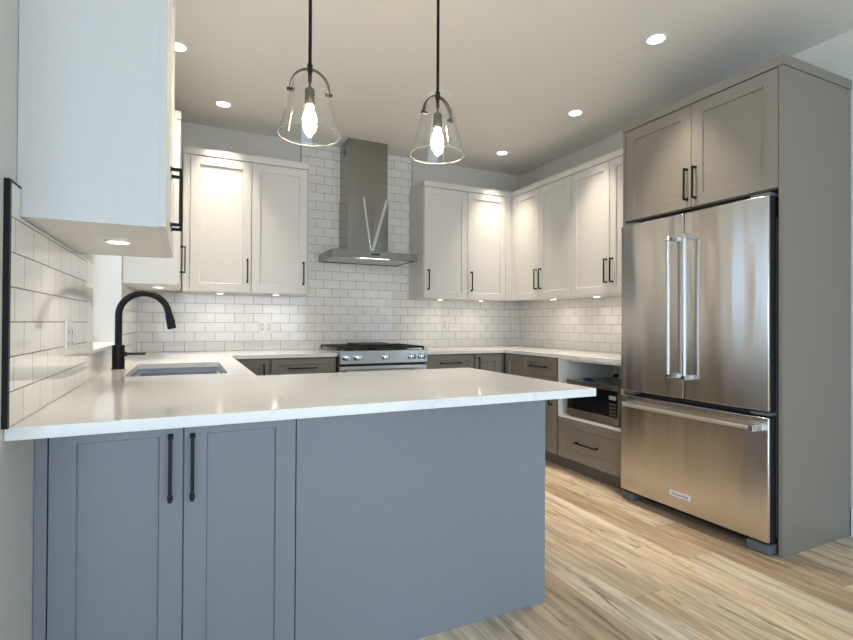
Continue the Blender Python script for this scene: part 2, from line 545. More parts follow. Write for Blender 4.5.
# sink window: frame, sash and glass set in the reveal
wn = bpy.data.objects.new('window_1', None); COL.objects.link(wn); wn['kind'] = 'structure'
bm = mb()
for y in (WY0, (WY0 + WY1) / 2 - 0.025, WY1 - 0.05): box(bm, -0.19, -0.14, y, y + 0.05, WZ0, WZ1)
for z in (WZ0, WZ1 - 0.05): box(bm, -0.19, -0.14, WY0, WY1, z, z + 0.05)
o = obj('window_frame', bm, TRIMW, wn); o['kind'] = 'structure'
bm = mb(); box(bm, -0.167, -0.163, WY0 + 0.05, WY1 - 0.05, WZ0 + 0.05, WZ1 - 0.05)
o = obj('window_pane', bm, GLASS, wn); o['kind'] = 'structure'
bm = mb(); box(bm, -0.14, 0.012, WY0 + 0.002, WY1 - 0.002, WZ0 - 0.001, WZ0 + 0.012, bev=0.002)
o = obj('window_sill', bm, TRIMW, wn); o['kind'] = 'structure'
bm = mb()
box(bm, -0.14, 0.008, WY1 - 0.006, WY1 + 0.0005, WZ0 + 0.012, WZ1)
box(bm, -0.14, 0.008, WY0 - 0.0005, WY0 + 0.006, WZ0 + 0.012, WZ1)
struct('trim_1', bm, TRIMW)
# baseboards
bm = mb(); box(bm, W - 0.014, W, RY, -3.068, 0, 0.15, bev=0.003); struct('baseboard_right', bm, TRIMW)
bm = mb(); box(bm, 0, 0.014, LE, -3.16, 0, 0.13, bev=0.003); struct('baseboard_left', bm, TRIMW)

# ------------------------------------------------------------------ tiled backsplashes
TT = 0.008
ZT = 1.388
bm = mb()
box(bm, 0.0095, 1.279, -TT - .0006, -.0006, 0.9148, ZT); box(bm, 1.279, 2.362, -TT - .0006, -.0006, 0.9148, H - .0005); box(bm, 2.362, W - 0.0095, -TT - .0006, -.0006, 0.9148, ZT)
o = obj('tile_backsplash', bm, T_BACK)
tag(o, 'white subway tile backsplash on the back wall, rising to the ceiling behind the hood', 'backsplash')
for a in (1.274, 2.362): bobj('edge_trim', BLACK, o, (a, a + 0.005, -TT - 0.001, 0, 2.47, H))
bm = mb(); box(bm, W - TT - .0006, W - .0006, -2.0518, -.0008, 0.9148, ZT)
o = obj('tile_backsplash', bm, T_RIGHT)
tag(o, 'white subway tile backsplash on the right wall, ending at the refrigerator enclosure', 'backsplash')
bm = mb()
box(bm, .001, TT + .001, -3.13, -2.172, 0.9148, 1.40); box(bm, .001, TT + .001, -3.13, -3.056, 1.40, 1.468)
o = obj('tile_backsplash', bm, T_LEFT)
tag(o, 'glossy white subway tile on the left wall in front of the window, edged in black', 'backsplash')
bobj('edge_trim', BLACK, o, (0, 0.0115, -3.142, -3.13, 0.914, 1.471), (0, 0.0115, -3.13, -3.056, 1.468, 1.4715))
bobj('edge_joint', mat('dark_grout', (0.10, 0.10, 0.10), 0.7), o, (0, TT - 0.0005, -2.172, -2.1685, 0.914, 1.40))
bm = mb(); box(bm, .0006, TT + .0006, WY1 + 0.001, -.0008, 0.9148, ZT)
o = obj('tile_backsplash', bm, T_LEFT)
tag(o, 'short white subway tile backsplash on the left wall beyond the window, behind the faucet', 'backsplash')
bm = mb()
box(bm, 0, 0.007, -2.168, WY0, 0.914, 1.40); box(bm, 0, 0.007, WY0, WY1, 0.914, 1.018)
o = obj('window_apron', bm, QUARTZ)
tag(o, 'plain glossy white panel around the sink window, below the sill and beside the tile', 'wall panel')

# ------------------------------------------------------------------ cabinet builders (local frame: x right, -y towards the viewer, z up)
DT = 0.019


def shaker_bm(bm, x0, x1, z0, z1, yf=0.0, rail=0.062, rec=0.009):
    """shaker front: outer face at y=yf-DT, back at y=yf"""
    y0 = yf - DT
    rx = min(rail, (x1 - x0) * 0.3); rz = min(rail, (z1 - z0) * 0.3)
    o_ = [(x0, z0), (x1, z0), (x1, z1), (x0, z1)]
    i_ = [(x0 + rx, z0 + rz), (x1 - rx, z0 + rz), (x1 - rx, z1 - rz), (x0 + rx, z1 - rz)]
    s = 0.0035
    p_ = [(x0 + rx + s, z0 + rz + s), (x1 - rx - s, z0 + rz + s), (x1 - rx - s, z1 - rz - s), (x0 + rx + s, z1 - rz - s)]
    c = 0.0012
    oc = [(x0 + c, z0 + c), (x1 - c, z0 + c), (x1 - c, z1 - c), (x0 + c, z1 - c)]
    R = []
    for ring, y in ((o_, yf), (o_, y0 + c), (oc, y0), (i_, y0), (p_, y0 + rec), ):
        R.append([bm.verts.new((a, y, b_)) for a, b_ in ring])
    bm.faces.new(R[0])
    for k in range(len(R) - 1):
        for i in range(4):
            j = (i + 1) % 4
            bm.faces.new((R[k][i], R[k][j], R[k + 1][j], R[k + 1][i]))
    bm.faces.new(R[-1])


def handle_bm(cx, cz, L, vertical=True, yf=-DT, stand=0.034, t=0.010):
    bm = mb()
    if vertical:
        box(bm, cx - t / 2, cx + t / 2, yf - stand, yf - stand + t * 0.9, cz - L / 2, cz + L / 2, bev=0.0012)
        for s in (-1, 1):
            box(bm, cx - t / 2, cx + t / 2, yf - stand + 0.004, yf, cz + s * (L / 2 - t / 2) - t / 2, cz + s * (L / 2 - t / 2) + t / 2, bev=0.001)
            box(bm, cx - t * .75, cx + t * .75, yf - 0.003, yf, cz + s * (L / 2 - t / 2) - t * .75, cz + s * (L / 2 - t / 2) + t * .75)
    else:
        box(bm, cx - L / 2, cx + L / 2, yf - stand, yf - stand + t * 0.9, cz - t / 2, cz + t / 2, bev=0.0012)
        for s in (-1, 1):
            q = cx + s * (L / 2 - t / 2)
            box(bm, q - t / 2, q + t / 2, yf - stand + 0.004, yf, cz - t / 2, cz + t / 2, bev=0.001)
            box(bm, q - t * .75, q + t * .75, yf - 0.003, yf, cz - t * .75, cz + t * .75)
    return bm


def front(kind, parent, m, x0, x1, z0, z1, handle=None, rail=0.062):
    bm = mb(); shaker_bm(bm, x0, x1, z0, z1, rail=rail)
    d = obj(kind, bm, m, parent)
    if handle:
        hx, hz, hl, vert = handle
        obj('handle', handle_bm(hx, hz, hl, vert), BLACK, d)
    return d


HL = 0.188
# ---- wall cabinets. local y=0 is the carcase front, the wall is at y=+depth
DEP = 0.322


def wall_cab(label, loc, rz, width, doors, zb=1.39, ztop=2.432, crown=2.485, m=CABW, dep=DEP, fillers=(), crown_ext=(0.0, 0.0), group='white wall cabinets'):
    t = thing('wall_cabinet', label, 'cabinet', (loc[0], loc[1], zb), rz, group)
    h = ztop - zb
    bobj('body', m, t, (0, width, 0.0, dep, 0.0, h))
    for (a, b_) in fillers:
        bobj('filler_strip', m, t, (a, b_, -DT, 0, 0.003, h - 0.003))
    for (a, b_, hx, hz) in doors:
        front('door', t, m, a, b_, 0.003, h - 0.004, (hx, hz - zb, HL, True) if hx is not None else None)
    bm = mb(); box(bm, -crown_ext[0], width + crown_ext[1], -DT - 0.004, dep, h, crown - zb, bev=0.002)
    obj('top_trim', bm, m, t)
    return t


Z1C = 1.563
wall_cab('white two door wall cabinet on the back wall, left of the range hood', (0.33, -0.333, 0), 0, 0.947,
         [(0.049, 0.489, 0.461, Z1C), (0.494, 0.932, 0.901, Z1C)], fillers=[(0.0, 0.045), (0.936, 0.947)])
wall_cab('white two door wall cabinet on the back wall, right of the range hood', (2.341, -0.333, 0), 0, 0.998,
         [(0.004, 0.465, 0.042, Z1C), (0.470, 0.905, 0.506, Z1C)], fillers=[(0.909, 0.9965)])
# right wall: local x runs towards the camera
wall_cab('white corner wall cabinet on the right wall, farthest from the refrigerator', (W - 0.333, -0.3525, 0), -PI / 2, 0.870,
         [(0.0255, 0.436, 0.404, Z1C + .01), (0.441, 0.867, 0.470, Z1C + .01)], fillers=[(0.0, 0.022)])
wall_cab('white wall cabinet on the right wall, next to the refrigerator enclosure', (W - 0.333, -1.2235, 0), -PI / 2, 0.827,
         [(0.003, 0.430, 0.402, Z1C + .01), (0.435, 0.824, 0.464, Z1C + .01)])
# left wall: local x runs away from the camera
wall_cab('white wall cabinet on the left wall in the corner beyond the sink window', (0.299, -1.035, 0), PI / 2, 0.679,
         [(0.003, 0.42, 0.39, Z1C + 0.03)], dep=0.2885, fillers=[(0.423, 0.679)])
wall_cab('large white wall cabinet nearest the camera on the left wall, over the black edged tile', (0.297, -3.05, 0), PI / 2, 0.715,
         [(0.003, 0.355, 0.310, 1.556), (0.360, 0.712, 0.40, 1.556)], zb=1.403, dep=0.296)

# ---- base cabinets: local y=0 carcase front at 0.019 behind door face
ZK, ZC = 0.10, 0.884


def base_cab(label, loc, rz, width, fronts, m=CABG, dep=0.58, name='base_cabinet', group='grey base cabinets', body=True, kick=True):
    t = thing(name, label, 'cabinet', (loc[0], loc[1], 0), rz, group)
    if body: bobj('body', m, t, (0, width, 0, dep, ZK, ZC - 0.002))
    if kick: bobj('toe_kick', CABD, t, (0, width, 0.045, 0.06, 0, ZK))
    for f in fronts:
        front(f[0], t, m, f[1], f[2], f[3], f[4], f[5] if len(f) > 5 else None, rail=f[6] if len(f) > 6 else 0.062)
    return t


YB = -0.601
HZ = 0.803
t = base_cab('grey base cabinet with one door in the back left corner, right of the sink run', (0.622, YB), 0, 0.308,
         [('door', 0.018, 0.300, 0.104, 0.874, (0.264, 0.76, 0.16, True))])
t = base_cab('grey base cabinet with drawers, immediately left of the gas range', (0.932, YB), 0, 0.513,
         [('drawer', 0.012, 0.508, 0.722, 0.874, (0.244, HZ, 0.22, False), 0.045),
          ('drawer', 0.012, 0.508, 0.415, 0.718, (0.244, 0.56, 0.22, False)), ('drawer', 0.012, 0.508, 0.104, 0.411, (0.244, 0.26, 0.22, False))])
t = base_cab('grey base cabinet with drawers, immediately right of the gas range', (2.232, YB), 0, 0.500,
         [('drawer', 0.004, 0.484, 0.722, 0.874, (0.248, HZ, 0.205, False), 0.045),
          ('drawer', 0.004, 0.484, 0.415, 0.718, (0.248, 0.56, 0.205, False)), ('drawer', 0.004, 0.484, 0.104, 0.411, (0.248, 0.26, 0.205, False))])
t = base_cab('grey base cabinet with one door in the back right corner under the tiled walls', (2.734, YB), 0, 0.33,
         [('door', 0.008, 0.285, 0.104, 0.874, (0.034, 0.76, 0.17, True))])
XR = W - 0.601
t = base_cab('narrow grey base cabinet front on the right run, in the inner corner', (XR, -0.6215), -PI / 2, 0.281,
         [('door', 0.022, 0.278, 0.104, 0.874)])
t = base_cab('grey base cabinet with a drawer over a door, left of the microwave cabinet', (XR, -0.9035), -PI / 2, 0.471,
         [('drawer', 0.004, 0.458, 0.722, 0.874, (0.235, HZ - 0.005, 0.205, False), 0.045),
          ('door', 0.004, 0.458, 0.104, 0.718, (0.40, 0.59, HL, True))])
# microwave cabinet: open white box above a deep drawer
t = thing('microwave_cabinet', 'grey base cabinet with an open white microwave bay above one deep drawer', 'cabinet', (XR, -1.3775, 0), -PI / 2, 'grey base cabinets')
WD = 0.673
bobj('body', CABG, t, (0, WD, 0, 0.58, ZK, 0.418))
bobj('side_panel', CABG, t, (0.0, 0.006, -DT, 0.58, 0.418, ZC - 0.002))
bobj('side_panel', CABG, t, (WD - 0.006, WD, -DT, 0.58, 0.418, ZC - 0.002))
bobj('microwave_bay', INTW, t, (0.006, 0.024, -DT, 0.58, 0.418, ZC - 0.002), (WD - 0.018, WD - 0.006, -DT, 0.58, 0.418, ZC - 0.002),
     (0.024, WD - 0.018, -DT, 0.58, 0.418, 0.436), (0.024, WD - 0.018, 0.56, 0.58, 0.436, ZC - 0.002), (0.024, WD - 0.018, -0.002, 0.56, 0.866, ZC - 0.002))
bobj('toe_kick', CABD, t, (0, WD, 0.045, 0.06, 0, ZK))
front('drawer', t, CABG, 0.004, WD - 0.004, 0.104, 0.414, (0.328, 0.252, 0.215, False))
# left run under the sink (its fronts face the right)
t = base_cab('grey sink base cabinet under the undermount sink on the left run', (0.601, -2.176), PI / 2, 1.05,
         [('door', 0.03, 0.52, 0.104, 0.874, (0.48, 0.75, HL, True)), ('door', 0.525, 1.02, 0.104, 0.874, (0.565, 0.75, HL, True))], body=False)
bobj('body', CABG, t, (0, 0.018, 0, 0.58, ZK, ZC - .002), (1.032, 1.05, 0, 0.58, ZK, ZC - .002), (0.018, 1.032, 0, 0.58, ZK, 0.12), (0.018, 1.032, 0.565, 0.58, 0.12, ZC - .002))
t = base_cab('grey base cabinet between the sink base and the back left corner', (0.601, -1.124), PI / 2, 0.50,
         [('door', 0.004, 0.49, 0.104, 0.874, (0.04, 0.75, HL, True))])
# peninsula
t = thing('peninsula_cabinet', 'grey peninsula with two tall shaker doors and a plain back panel, facing the camera', 'cabinet', (0.0015, -2.858, 0))
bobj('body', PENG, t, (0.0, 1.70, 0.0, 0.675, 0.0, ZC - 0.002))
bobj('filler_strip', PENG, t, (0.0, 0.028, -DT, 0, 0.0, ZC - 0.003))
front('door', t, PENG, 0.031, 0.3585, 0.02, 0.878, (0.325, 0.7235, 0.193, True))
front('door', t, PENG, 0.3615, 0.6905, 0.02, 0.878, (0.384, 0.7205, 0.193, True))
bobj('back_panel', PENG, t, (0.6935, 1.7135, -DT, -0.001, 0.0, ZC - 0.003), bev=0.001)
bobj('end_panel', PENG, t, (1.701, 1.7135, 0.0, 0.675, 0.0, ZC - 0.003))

# ------------------------------------------------------------------ worktops
CT, CB = 0.914, 0.884
SX0, SX1, SY0, SY1 = 0.115, 0.542, -2.01, -1.255
bm = mb()
xs = [0.0, SX0, SX1, 0.653, 1.447, 1.754]; ys = [-3.124, -2.178, SY0, SY1, -0.645, -0.001]


def ins(x, y):
    if y < -2.178: return True
    if x < 0.653: return not (SX0 < x < SX1 and SY0 < y < SY1)
    return y > -0.645 and x < 1.447


grid_slab(bm, [0.0005] + xs[1:], ys, ins, CB, CT)
o = obj('worktop', bm, QUARTZ, bevel=0.0018)
tag(o, 'white quartz worktop over the peninsula, around the sink and up to the range', 'worktop')
bm = mb()
grid_slab(bm, [2.2205, 3.025, W - 0.0005], [-2.051, -0.645, -0.001], lambda x, y: y > -0.645 or x > 3.025, CB, CT)
o = obj('worktop', bm, QUARTZ, bevel=0.0018)
tag(o, 'white quartz worktop in the back right corner, from the range to the refrigerator', 'worktop')

# ------------------------------------------------------------------ sink
t = thing('kitchen_sink', 'rectangular stainless steel undermount sink in the worktop below the window', 'sink', ((SX0 + SX1) / 2, (SY0 + SY1) / 2, 0.66))
hx, hy = (SX1 - SX0) / 2, (SY1 - SY0) / 2
bm = mb()
rings = []
zt = CB - 0.66 - 0.001
for ex, z in ((0.014, zt), (-0.002, zt), (-0.002, zt - 0.02), (-0.020, zt - 0.022), (-0.020, zt - 0.028), (-0.020, 0.03), (-0.045, 0.006), (-0.045 - .02, 0.004)):
    rings.append([bm.verts.new((sx * (hx + ex), sy * (hy + ex), z)) for sx, sy in ((-1, -1), (1, -1), (1, 1), (-1, 1))])
for k in range(len(rings) - 1):
    for i in range(4):
        j = (i + 1) % 4
        bm.faces.new((rings[k][i], rings[k][j], rings[k + 1][j], rings[k + 1][i]))
bm.faces.new(rings[-1])
o = obj('basin', bm, SINKM, t)
so = o.modifiers.new('thickness', 'SOLIDIFY'); so.thickness = 0.0015; so.offset = -1
bm = mb(); lathe(bm, [(0.0, 0.007), (0.03, 0.006), (0.045, 0.009), (0.05, 0.005)], (0.0, 0.05, 0)); obj('drain', bm, CHROME, t, smooth=True)
# ------------------------------------------------------------------ faucet
t = thing('kitchen_faucet', 'matt black gooseneck faucet standing behind the sink by the window', 'faucet', (0.052, -1.575, CT))
bm = mb(); cyl(bm, (0, 0, 0), 0.031, 0.004, bev=0.001); cyl(bm, (0, 0, 0.003), 0.0285, 0.118, bev=0.002); obj('base', bm, BLACK, t, smooth=True)
pts = [(0, 0, 0.10), (0, 0, 0.16), (0, 0, 0.22), (0, 0, 0.275)]
R = 0.113
for k in range(1, 15):
    a = PI - k * (PI * 0.90) / 14
    pts.append((R + R * math.cos(a), 0, 0.275 + R * 1.0 * math.sin(a)))
bm = mb(); tube(bm, pts, 0.0165, 20); obj('spout', bm, BLACK, t, smooth=True)
e0 = Vector(pts[-1]); dr = (Vector(pts[-1]) - Vector(pts[-2])).normalized(); dr = Vector((0.20, 0, -0.98)).normalized()
bm = mb(); tube(bm, [e0 - dr * 0.004, e0 + dr * 0.03, e0 + dr * 0.035, e0 + dr * 0.105, e0 + dr * 0.108], [0.0165, 0.0175, 0.0195, 0.0215, 0.018], 20)
sh = obj('spray_head', bm, BLACK, t, smooth=True)
bm = mb(); q = e0 + dr * 0.07; box(bm, q.x + 0.015, q.x + 0.023, -0.005, 0.005, q.z - 0.012, q.z + 0.012, bev=0.002); obj('spray_button', bm, BLACKP, sh)
bm = mb(); cyl(bm, (0.026, 0, 0.075), 0.012, 0.012, 'x'); cyl(bm, (0.036, 0, 0.075), 0.0055, 0.085, 'x', bev=0.001); obj('lever', bm, BLACK, t, smooth=True)

# ------------------------------------------------------------------ range hood
t = thing('range_hood', 'stainless steel chimney range hood on the tiled wall over the range', 'range hood', (1.823, -0.25, 1.708))
HX0, HX1 = 1.437, 2.211
X = lambda x: x - 1.823
bm = mb()
box(bm, X(HX0), X(HX1), -0.25, 0.241, 0.010, 0.062, bev=0.0015)
box(bm, X(HX0), X(HX1), -0.25, -0.232, 0.0, 0.012); box(bm, X(HX0), X(HX1), 0.222, 0.241, 0.0, 0.012)
box(bm, X(HX0), X(HX0) + 0.02, -0.232, 0.222, 0.0, 0.012); box(bm, X(HX1) - 0.02, X(HX1), -0.232, 0.222, 0.0, 0.012)
can = obj('canopy', bm, STEELH, t)
bobj('filter', SATIN, can, (X(HX0) + 0.03, -0.003, -0.16, 0.20, 0.003, 0.009), (0.003, X(HX1) - 0.03, -0.16, 0.20, 0.003, 0.009))
bobj('light_strip', HLED, can, (-0.13, 0.13, -0.222, -0.196, 0.002, 0.009))
bobj('display', DGLASS, can, (-0.045, 0.03, -0.2525, -0.249, 0.026, 0.040))
# lower chimney; its V-shaped highlights are put into the shape as folds
zc0, zc1 = 0.062, 0.565
bm = mb()
x0, x1, yF = X(1.630), X(2.010), -0.035
box(bm, x0, x1, yF + 0.004, 0.241, zc0, zc1)
lc = obj('lower_chimney', bm, STEELH, t)
apex = (X(1.852), zc0); tl = (X(1.775), zc1); tr = (x1 - 0.001, zc1)
def plate(bm, poly, ya, yb):
    f = [bm.verts.new((a, ya, b_)) for a, b_ in poly]; g = [bm.verts.new((a, yb, b_)) for a, b_ in poly]
    bm.faces.new(f); bm.faces.new(list(reversed(g)))
    for i in range(len(poly)):
        j = (i + 1) % len(poly); bm.faces.new((f[j], f[i], g[i], g[j]))
def tilt_plate(bm, poly):
    # poly: (x, y, z) of the front face; closed back onto the chimney body
    f = [bm.verts.new(q) for q in poly]; g = [bm.verts.new((q[0], yF + 0.004, q[2])) for q in poly]
    bm.faces.new(f); bm.faces.new(list(reversed(g)))
    for i in range(len(poly)):
        j = (i + 1) % len(poly); bm.faces.new((f[j], f[i], g[i], g[j]))
D0 = 0.030
A3 = (apex[0], yF - 0.002, zc0); TL3 = (tl[0], yF - 0.002, zc1); TR3 = (x1, yF - 0.002, zc1)
bm = mb(); tilt_plate(bm, [(x0, yF + 0.002, zc0), A3, TL3, (x0, yF + 0.002, zc1)]); obj('highlight_fold', bm, STEELH, lc)
bm = mb(); tilt_plate(bm, [A3, (x1, yF + 0.002, zc0), TR3]); obj('highlight_fold', bm, STEELH, lc)
bm = mb(); tilt_plate(bm, [A3, TR3, ((TL3[0] + TR3[0]) / 2, yF + 0.003, zc1), TL3]); obj('highlight_fold', bm, STEELH, lc)
# both lines of the V highlight, put in as strips of brighter steel
for a, b_, wd in ((apex, tl, 0.016), (apex, tr, 0.026)):
    bm = mb(); tube(bm, [(a[0], yF - 0.001, a[1]), (b_[0] - (0.013 if b_ is tr else 0), yF - 0.001, b_[1])], 0, flat=(wd, 0.005, (1, 0, 0)))
    obj('highlight_strip', bm, STEELM, lc, bevel=0.002)
bm = mb(); box(bm, X(1.636), X(2.004), yF + 0.008, 0.241, zc1, H - 1.708 - 0.001)
uc = obj('upper_chimney', bm, STEELH, t)
bm = mb()
for k in range(4): box(bm, X(1.636) - 0.001, X(1.636) + 0.002, 0.05, 0.13, 0.955 + k * 0.016, 0.965 + k * 0.016)
obj('vent_grille', bm, BLACKP, uc)

# ------------------------------------------------------------------ gas range
t = thing('gas_range', 'stainless steel slide-in gas range with five knobs against the back wall', 'range', (1.833, -0.34, 0))
X = lambda x: x - 1.833
Yr = lambda y: y + 0.34
x0, x1 = X(1.4505), X(2.216)
bobj('body', STEELR, t, (x0, x1, Yr(-0.64), Yr(-0.015), 0.06, 0.905))
bobj('kick_panel', BLACKP, t, (x0 + 0.01, x1 - 0.01, Yr(-0.62), Yr(-0.60), 0.0, 0.06))
cp = bobj('control_panel', STEELR, t, (x0, x1, Yr(-0.70), Yr(-0.64), 0.826, 0.932), bev=0.003)
for kx in (1.503, 1.594, 1.834, 2.068, 2.160):
    bm = mb(); cyl(bm, (X(kx), Yr(-0.70), 0.876), 0.031, -0.005, 'y'); cyl(bm, (X(kx), Yr(-0.703), 0.876), 0.026, -0.032, 'y', bev=0.003)
    box(bm, X(kx) - 0.005, X(kx) + 0.005, Yr(-0.745), Yr(-0.733), 0.854, 0.898, bev=0.001)
    obj('knob', bm, CHROME, cp, smooth=True)
bobj('panel_gap', GAP, t, (x0 + 0.004, x1 - 0.004, Yr(-0.655), Yr(-0.641), 0.808, 0.826))
od = bobj('oven_door', STEELR, t, (x0, x1, Yr(-0.685), Yr(-0.641), 0.22, 0.807), bev=0.003)
bobj('oven_window', DGLASS, od, (x0 + 0.10, x1 - 0.10, Yr(-0.687), Yr(-0.684), 0.36, 0.66))
bm = mb(); cyl(bm, (x0 + 0.04, Yr(-0.735), 0.765), 0.012, x1 - x0 - 0.08, 'x')
for s in (x0 + 0.07, x1 - 0.07): cyl(bm, (s, Yr(-0.735), 0.765), 0.009, 0.05, 'y')
obj('door_handle', bm, SATIN, od, smooth=True)
bobj('warming_drawer', STEELR, t, (x0, x1, Yr(-0.68), Yr(-0.641), 0.065, 0.214), bev=0.003)
ck = bobj('cooktop', STEELR, t, (x0 - 0.004, x1 + 0.002, Yr(-0.665), Yr(-0.015), 0.9155, 0.926), bev=0.002)
for bx, by, br_ in ((1.60, -0.20, 0.04), (1.60, -0.48, 0.045), (1.833, -0.34, 0.05), (2.07, -0.20, 0.04), (2.07, -0.48, 0.045)):
    bm = mb(); cyl(bm, (X(bx), Yr(by), 0.926), br_, 0.010, bev=0.002); cyl(bm, (X(bx), Yr(by), 0.934), br_ * 0.7, 0.007, bev=0.002); obj('burner', bm, IRON, ck, smooth=True)
for g0, g1 in ((1.452, 1.702), (1.708, 1.958), (1.964, 2.214)):
    bm = mb(); a, b_ = X(g0), X(g1); ya, yb = Yr(-0.635), Yr(-0.06)
    for y in (ya, (ya + yb) / 2, yb - 0.012): box(bm, a, b_, y, y + 0.012, 0.944, 0.960, bev=0.002)
    for x in (a, (a + b_) / 2 - 0.006, b_ - 0.012): box(bm, x, x + 0.012, ya, yb, 0.944, 0.960, bev=0.002)
    for q in (0.25, 0.75):
        box(bm, a, b_, ya + (yb - ya) * q, ya + (yb - ya) * q + 0.009, 0.947, 0.958)
    for x in (a + 0.001, b_ - 0.013):
        for y in (ya, yb - 0.012): box(bm, x, x + 0.012, y, y + 0.012, 0.926, 0.946)
    obj('grate', bm, IRON, t)
g = bobj('griddle_plate', IRON, None, (-0.16, 0.16, -0.22, 0.22, 0, 0.014), bev=0.005)
g.location = (1.85, -0.315, 0.9605)
tag(g, 'flat black griddle plate lying on the middle grates of the gas range', 'griddle')

# ------------------------------------------------------------------ refrigerator enclosure
FX = 3.037
t = thing('refrigerator_enclosure', 'tall taupe grey cabinet surround with two doors above the refrigerator', 'cabinet', (W, -2.56, 0))
X = lambda x: x - W
Ye = lambda y: y + 2.56
bobj('side_panel', CABG, t, (X(FX), -0.0005, Ye(-3.064), Ye(-3.045), 0, 2.455))
bobj('side_panel', CABG, t, (X(FX), -0.0005, Ye(-2.0715), Ye(-2.0525), 0, 2.455))
bobj('upper_body', CABG, t, (X(FX + 0.021), -0.0005, Ye(-3.0445), Ye(-2.072), 1.845, 2.4545))
bobj('cornice', CABG, t, (X(FX - 0.006), -0.0005, Ye(-3.070), Ye(-2.0465), 2.4565, 2.508), bev=0.0015)
for ya, yb, hy in ((-2.075, -2.5595, -2.535), (-2.5625, -3.0415, -2.590)):
    bm = mb(); shaker_bm(bm, Ye(yb), Ye(ya), 1.848, 2.452, yf=0.0, rail=0.07)
    # local shaker frame faces -y with x along width: turn to face -x
    R4 = Matrix.Translation((X(FX + 0.019), 0, 0)) @ Matrix(((0, 1, 0, 0), (-1, 0, 0, 0), (0, 0, 1, 0), (0, 0, 0, 1)))
    bm.free(); bm = mb(); shaker_bm(bm, -Ye(ya), -Ye(yb), 1.848, 2.452, yf=0.0, rail=0.07)
    bmesh.ops.transform(bm, matrix=R4, verts=bm.verts)
    d = obj('door', bm, CABG, t)
    hb = handle_bm(-Ye(hy), 1.985, HL, True)
    bmesh.ops.transform(hb, matrix=R4, verts=hb.verts)
    obj('handle', hb, BLACK, d)

# ------------------------------------------------------------------ refrigerator
t = thing('refrigerator', 'stainless steel french door refrigerator with a bottom freezer drawer', 'refrigerator', (3.30, -2.566, 0))
X = lambda x: x - 3.30
Yf = lambda y: y + 2.566
FF = 2.975
Y0, Y1 = Yf(-3.030), Yf(-2.090)
bobj('cabinet_body', BLACKP, t, (X(3.062), X(3.62), Y0 + 0.012, Y1 - 0.012, 0.055, 1.795), bev=0.004)


def fr_door(name, ya, yb, z0, z1, bulge=0.0):
    bm = mb()
    n = 12
    fr, bk = [], []
    prof = []
    for i in range(n + 1):
        u = i / n
        e = 0.010
        prof.append((ya + (yb - ya) * u, X(FF) + 0.006 * (2 * u - 1) ** 4 * 1.0))
    # front skin
    vt = [bm.verts.new((x, y, z1)) for y, x in prof]; vb = [bm.verts.new((x, y, z0)) for y, x in prof]
    bt = [bm.verts.new((X(2.996), ya, z1)), bm.verts.new((X(2.996), yb, z1))]
    bb = [bm.verts.new((X(2.996), ya, z0)), bm.verts.new((X(2.996), yb, z0))]
    for i in range(n): bm.faces.new((vt[i], vt[i + 1], vb[i + 1], vb[i]))
    bm.faces.new((bt[0], vt[0], vb[0], bb[0])); bm.faces.new((vt[-1], bt[1], bb[1], vb[-1]))
    bm.faces.new((bt[1], bt[0], bb[0], bb[1]))
    bm.faces.new(vt + [bt[1], bt[0]]); bm.faces.new(vb + [bb[1], bb[0]])
    o = obj(name, bm, STEEL, t, smooth=True, bevel=0.004)
    bobj('door_liner', BLACKP, o, (X(2.9965), X(3.0495), ya + 0.003, yb - 0.003, z0 + 0.002, z1 - 0.002), bev=0.002)
    return o


dl = fr_door('door', Yf(-2.5535), Y1, 0.722, 1.805)
dr_ = fr_door('door', Y0, Yf(-2.5595), 0.722, 1.805)
fz = fr_door('freezer_drawer', Y0, Y1, 0.066, 0.690)
bobj('door_gasket', GAP, t, (X(3.05), X(3.0615), Y0 + 0.012, Y1 - 0.015, 0.07, 1.80))
bobj('side_rail', GREYP, t, (X(3.052), X(3.060), Y0 + 0.001, Y0 + 0.007, 0.08, 1.70))


def bar_handle(parent, p0, p1, axis):
    bm = mb()
    tube(bm, [p0, p1], 0.0115, 20)
    h = obj('handle', bm, SATIN, parent, smooth=True)
    for p, s in ((p0, 1), (p1, -1)):
        bm = mb()
        if axis == 'z':
            box(bm, p[0] - 0.013, X(FF) + 0.006, p[1] - 0.013, p[1] + 0.013, p[2] - 0.013, p[2] + 0.013, bev=0.003)
        else:
            box(bm, p[0] - 0.013, X(FF) + 0.006, p[1] - 0.013, p[1] + 0.013, p[2] - 0.016, p[2] + 0.016, bev=0.003)
        obj('handle_bracket', bm, CHROME, parent)
    return h


bar_handle(dl, (X(2.920), Yf(-2.500), 0.852), (X(2.920), Yf(-2.500), 1.660), 'z')
bar_handle(dr_, (X(2.920), Yf(-2.606), 0.852), (X(2.920), Yf(-2.606), 1.660), 'z')
bar_handle(fz, (X(2.920), Yf(-2.160), 0.637), (X(2.920), Yf(-2.985), 0.637), 'y')
for ya, yb in ((Y0, Y0 + 0.12), (Y1 - 0.09, Y1)):
    bobj('foot', GREYP, t, (X(2.99), X(3.12), ya, yb, 0.0, 0.052), bev=0.01)
bobj('base_grille', BLACKP, t, (X(3.10), X(3.12), Y0 + 0.12, Y1 - 0.09, 0.004, 0.066))
for z in (0.697, 1.806):
    for ya, yb in ((Y0 + 0.003, Y0 + 0.10), (Y1 - 0.10, Y1 - 0.003)):
        bobj('hinge', GREYP, t, (X(2.995), X(3.11), ya, yb, z, z + 0.016), bev=0.003)
plt = bobj('logo_plate', LABELW, fz, (X(FF) - 0.0015, X(FF) + 0.004, Yf(-2.606), Yf(-2.470), 0.139, 0.171))


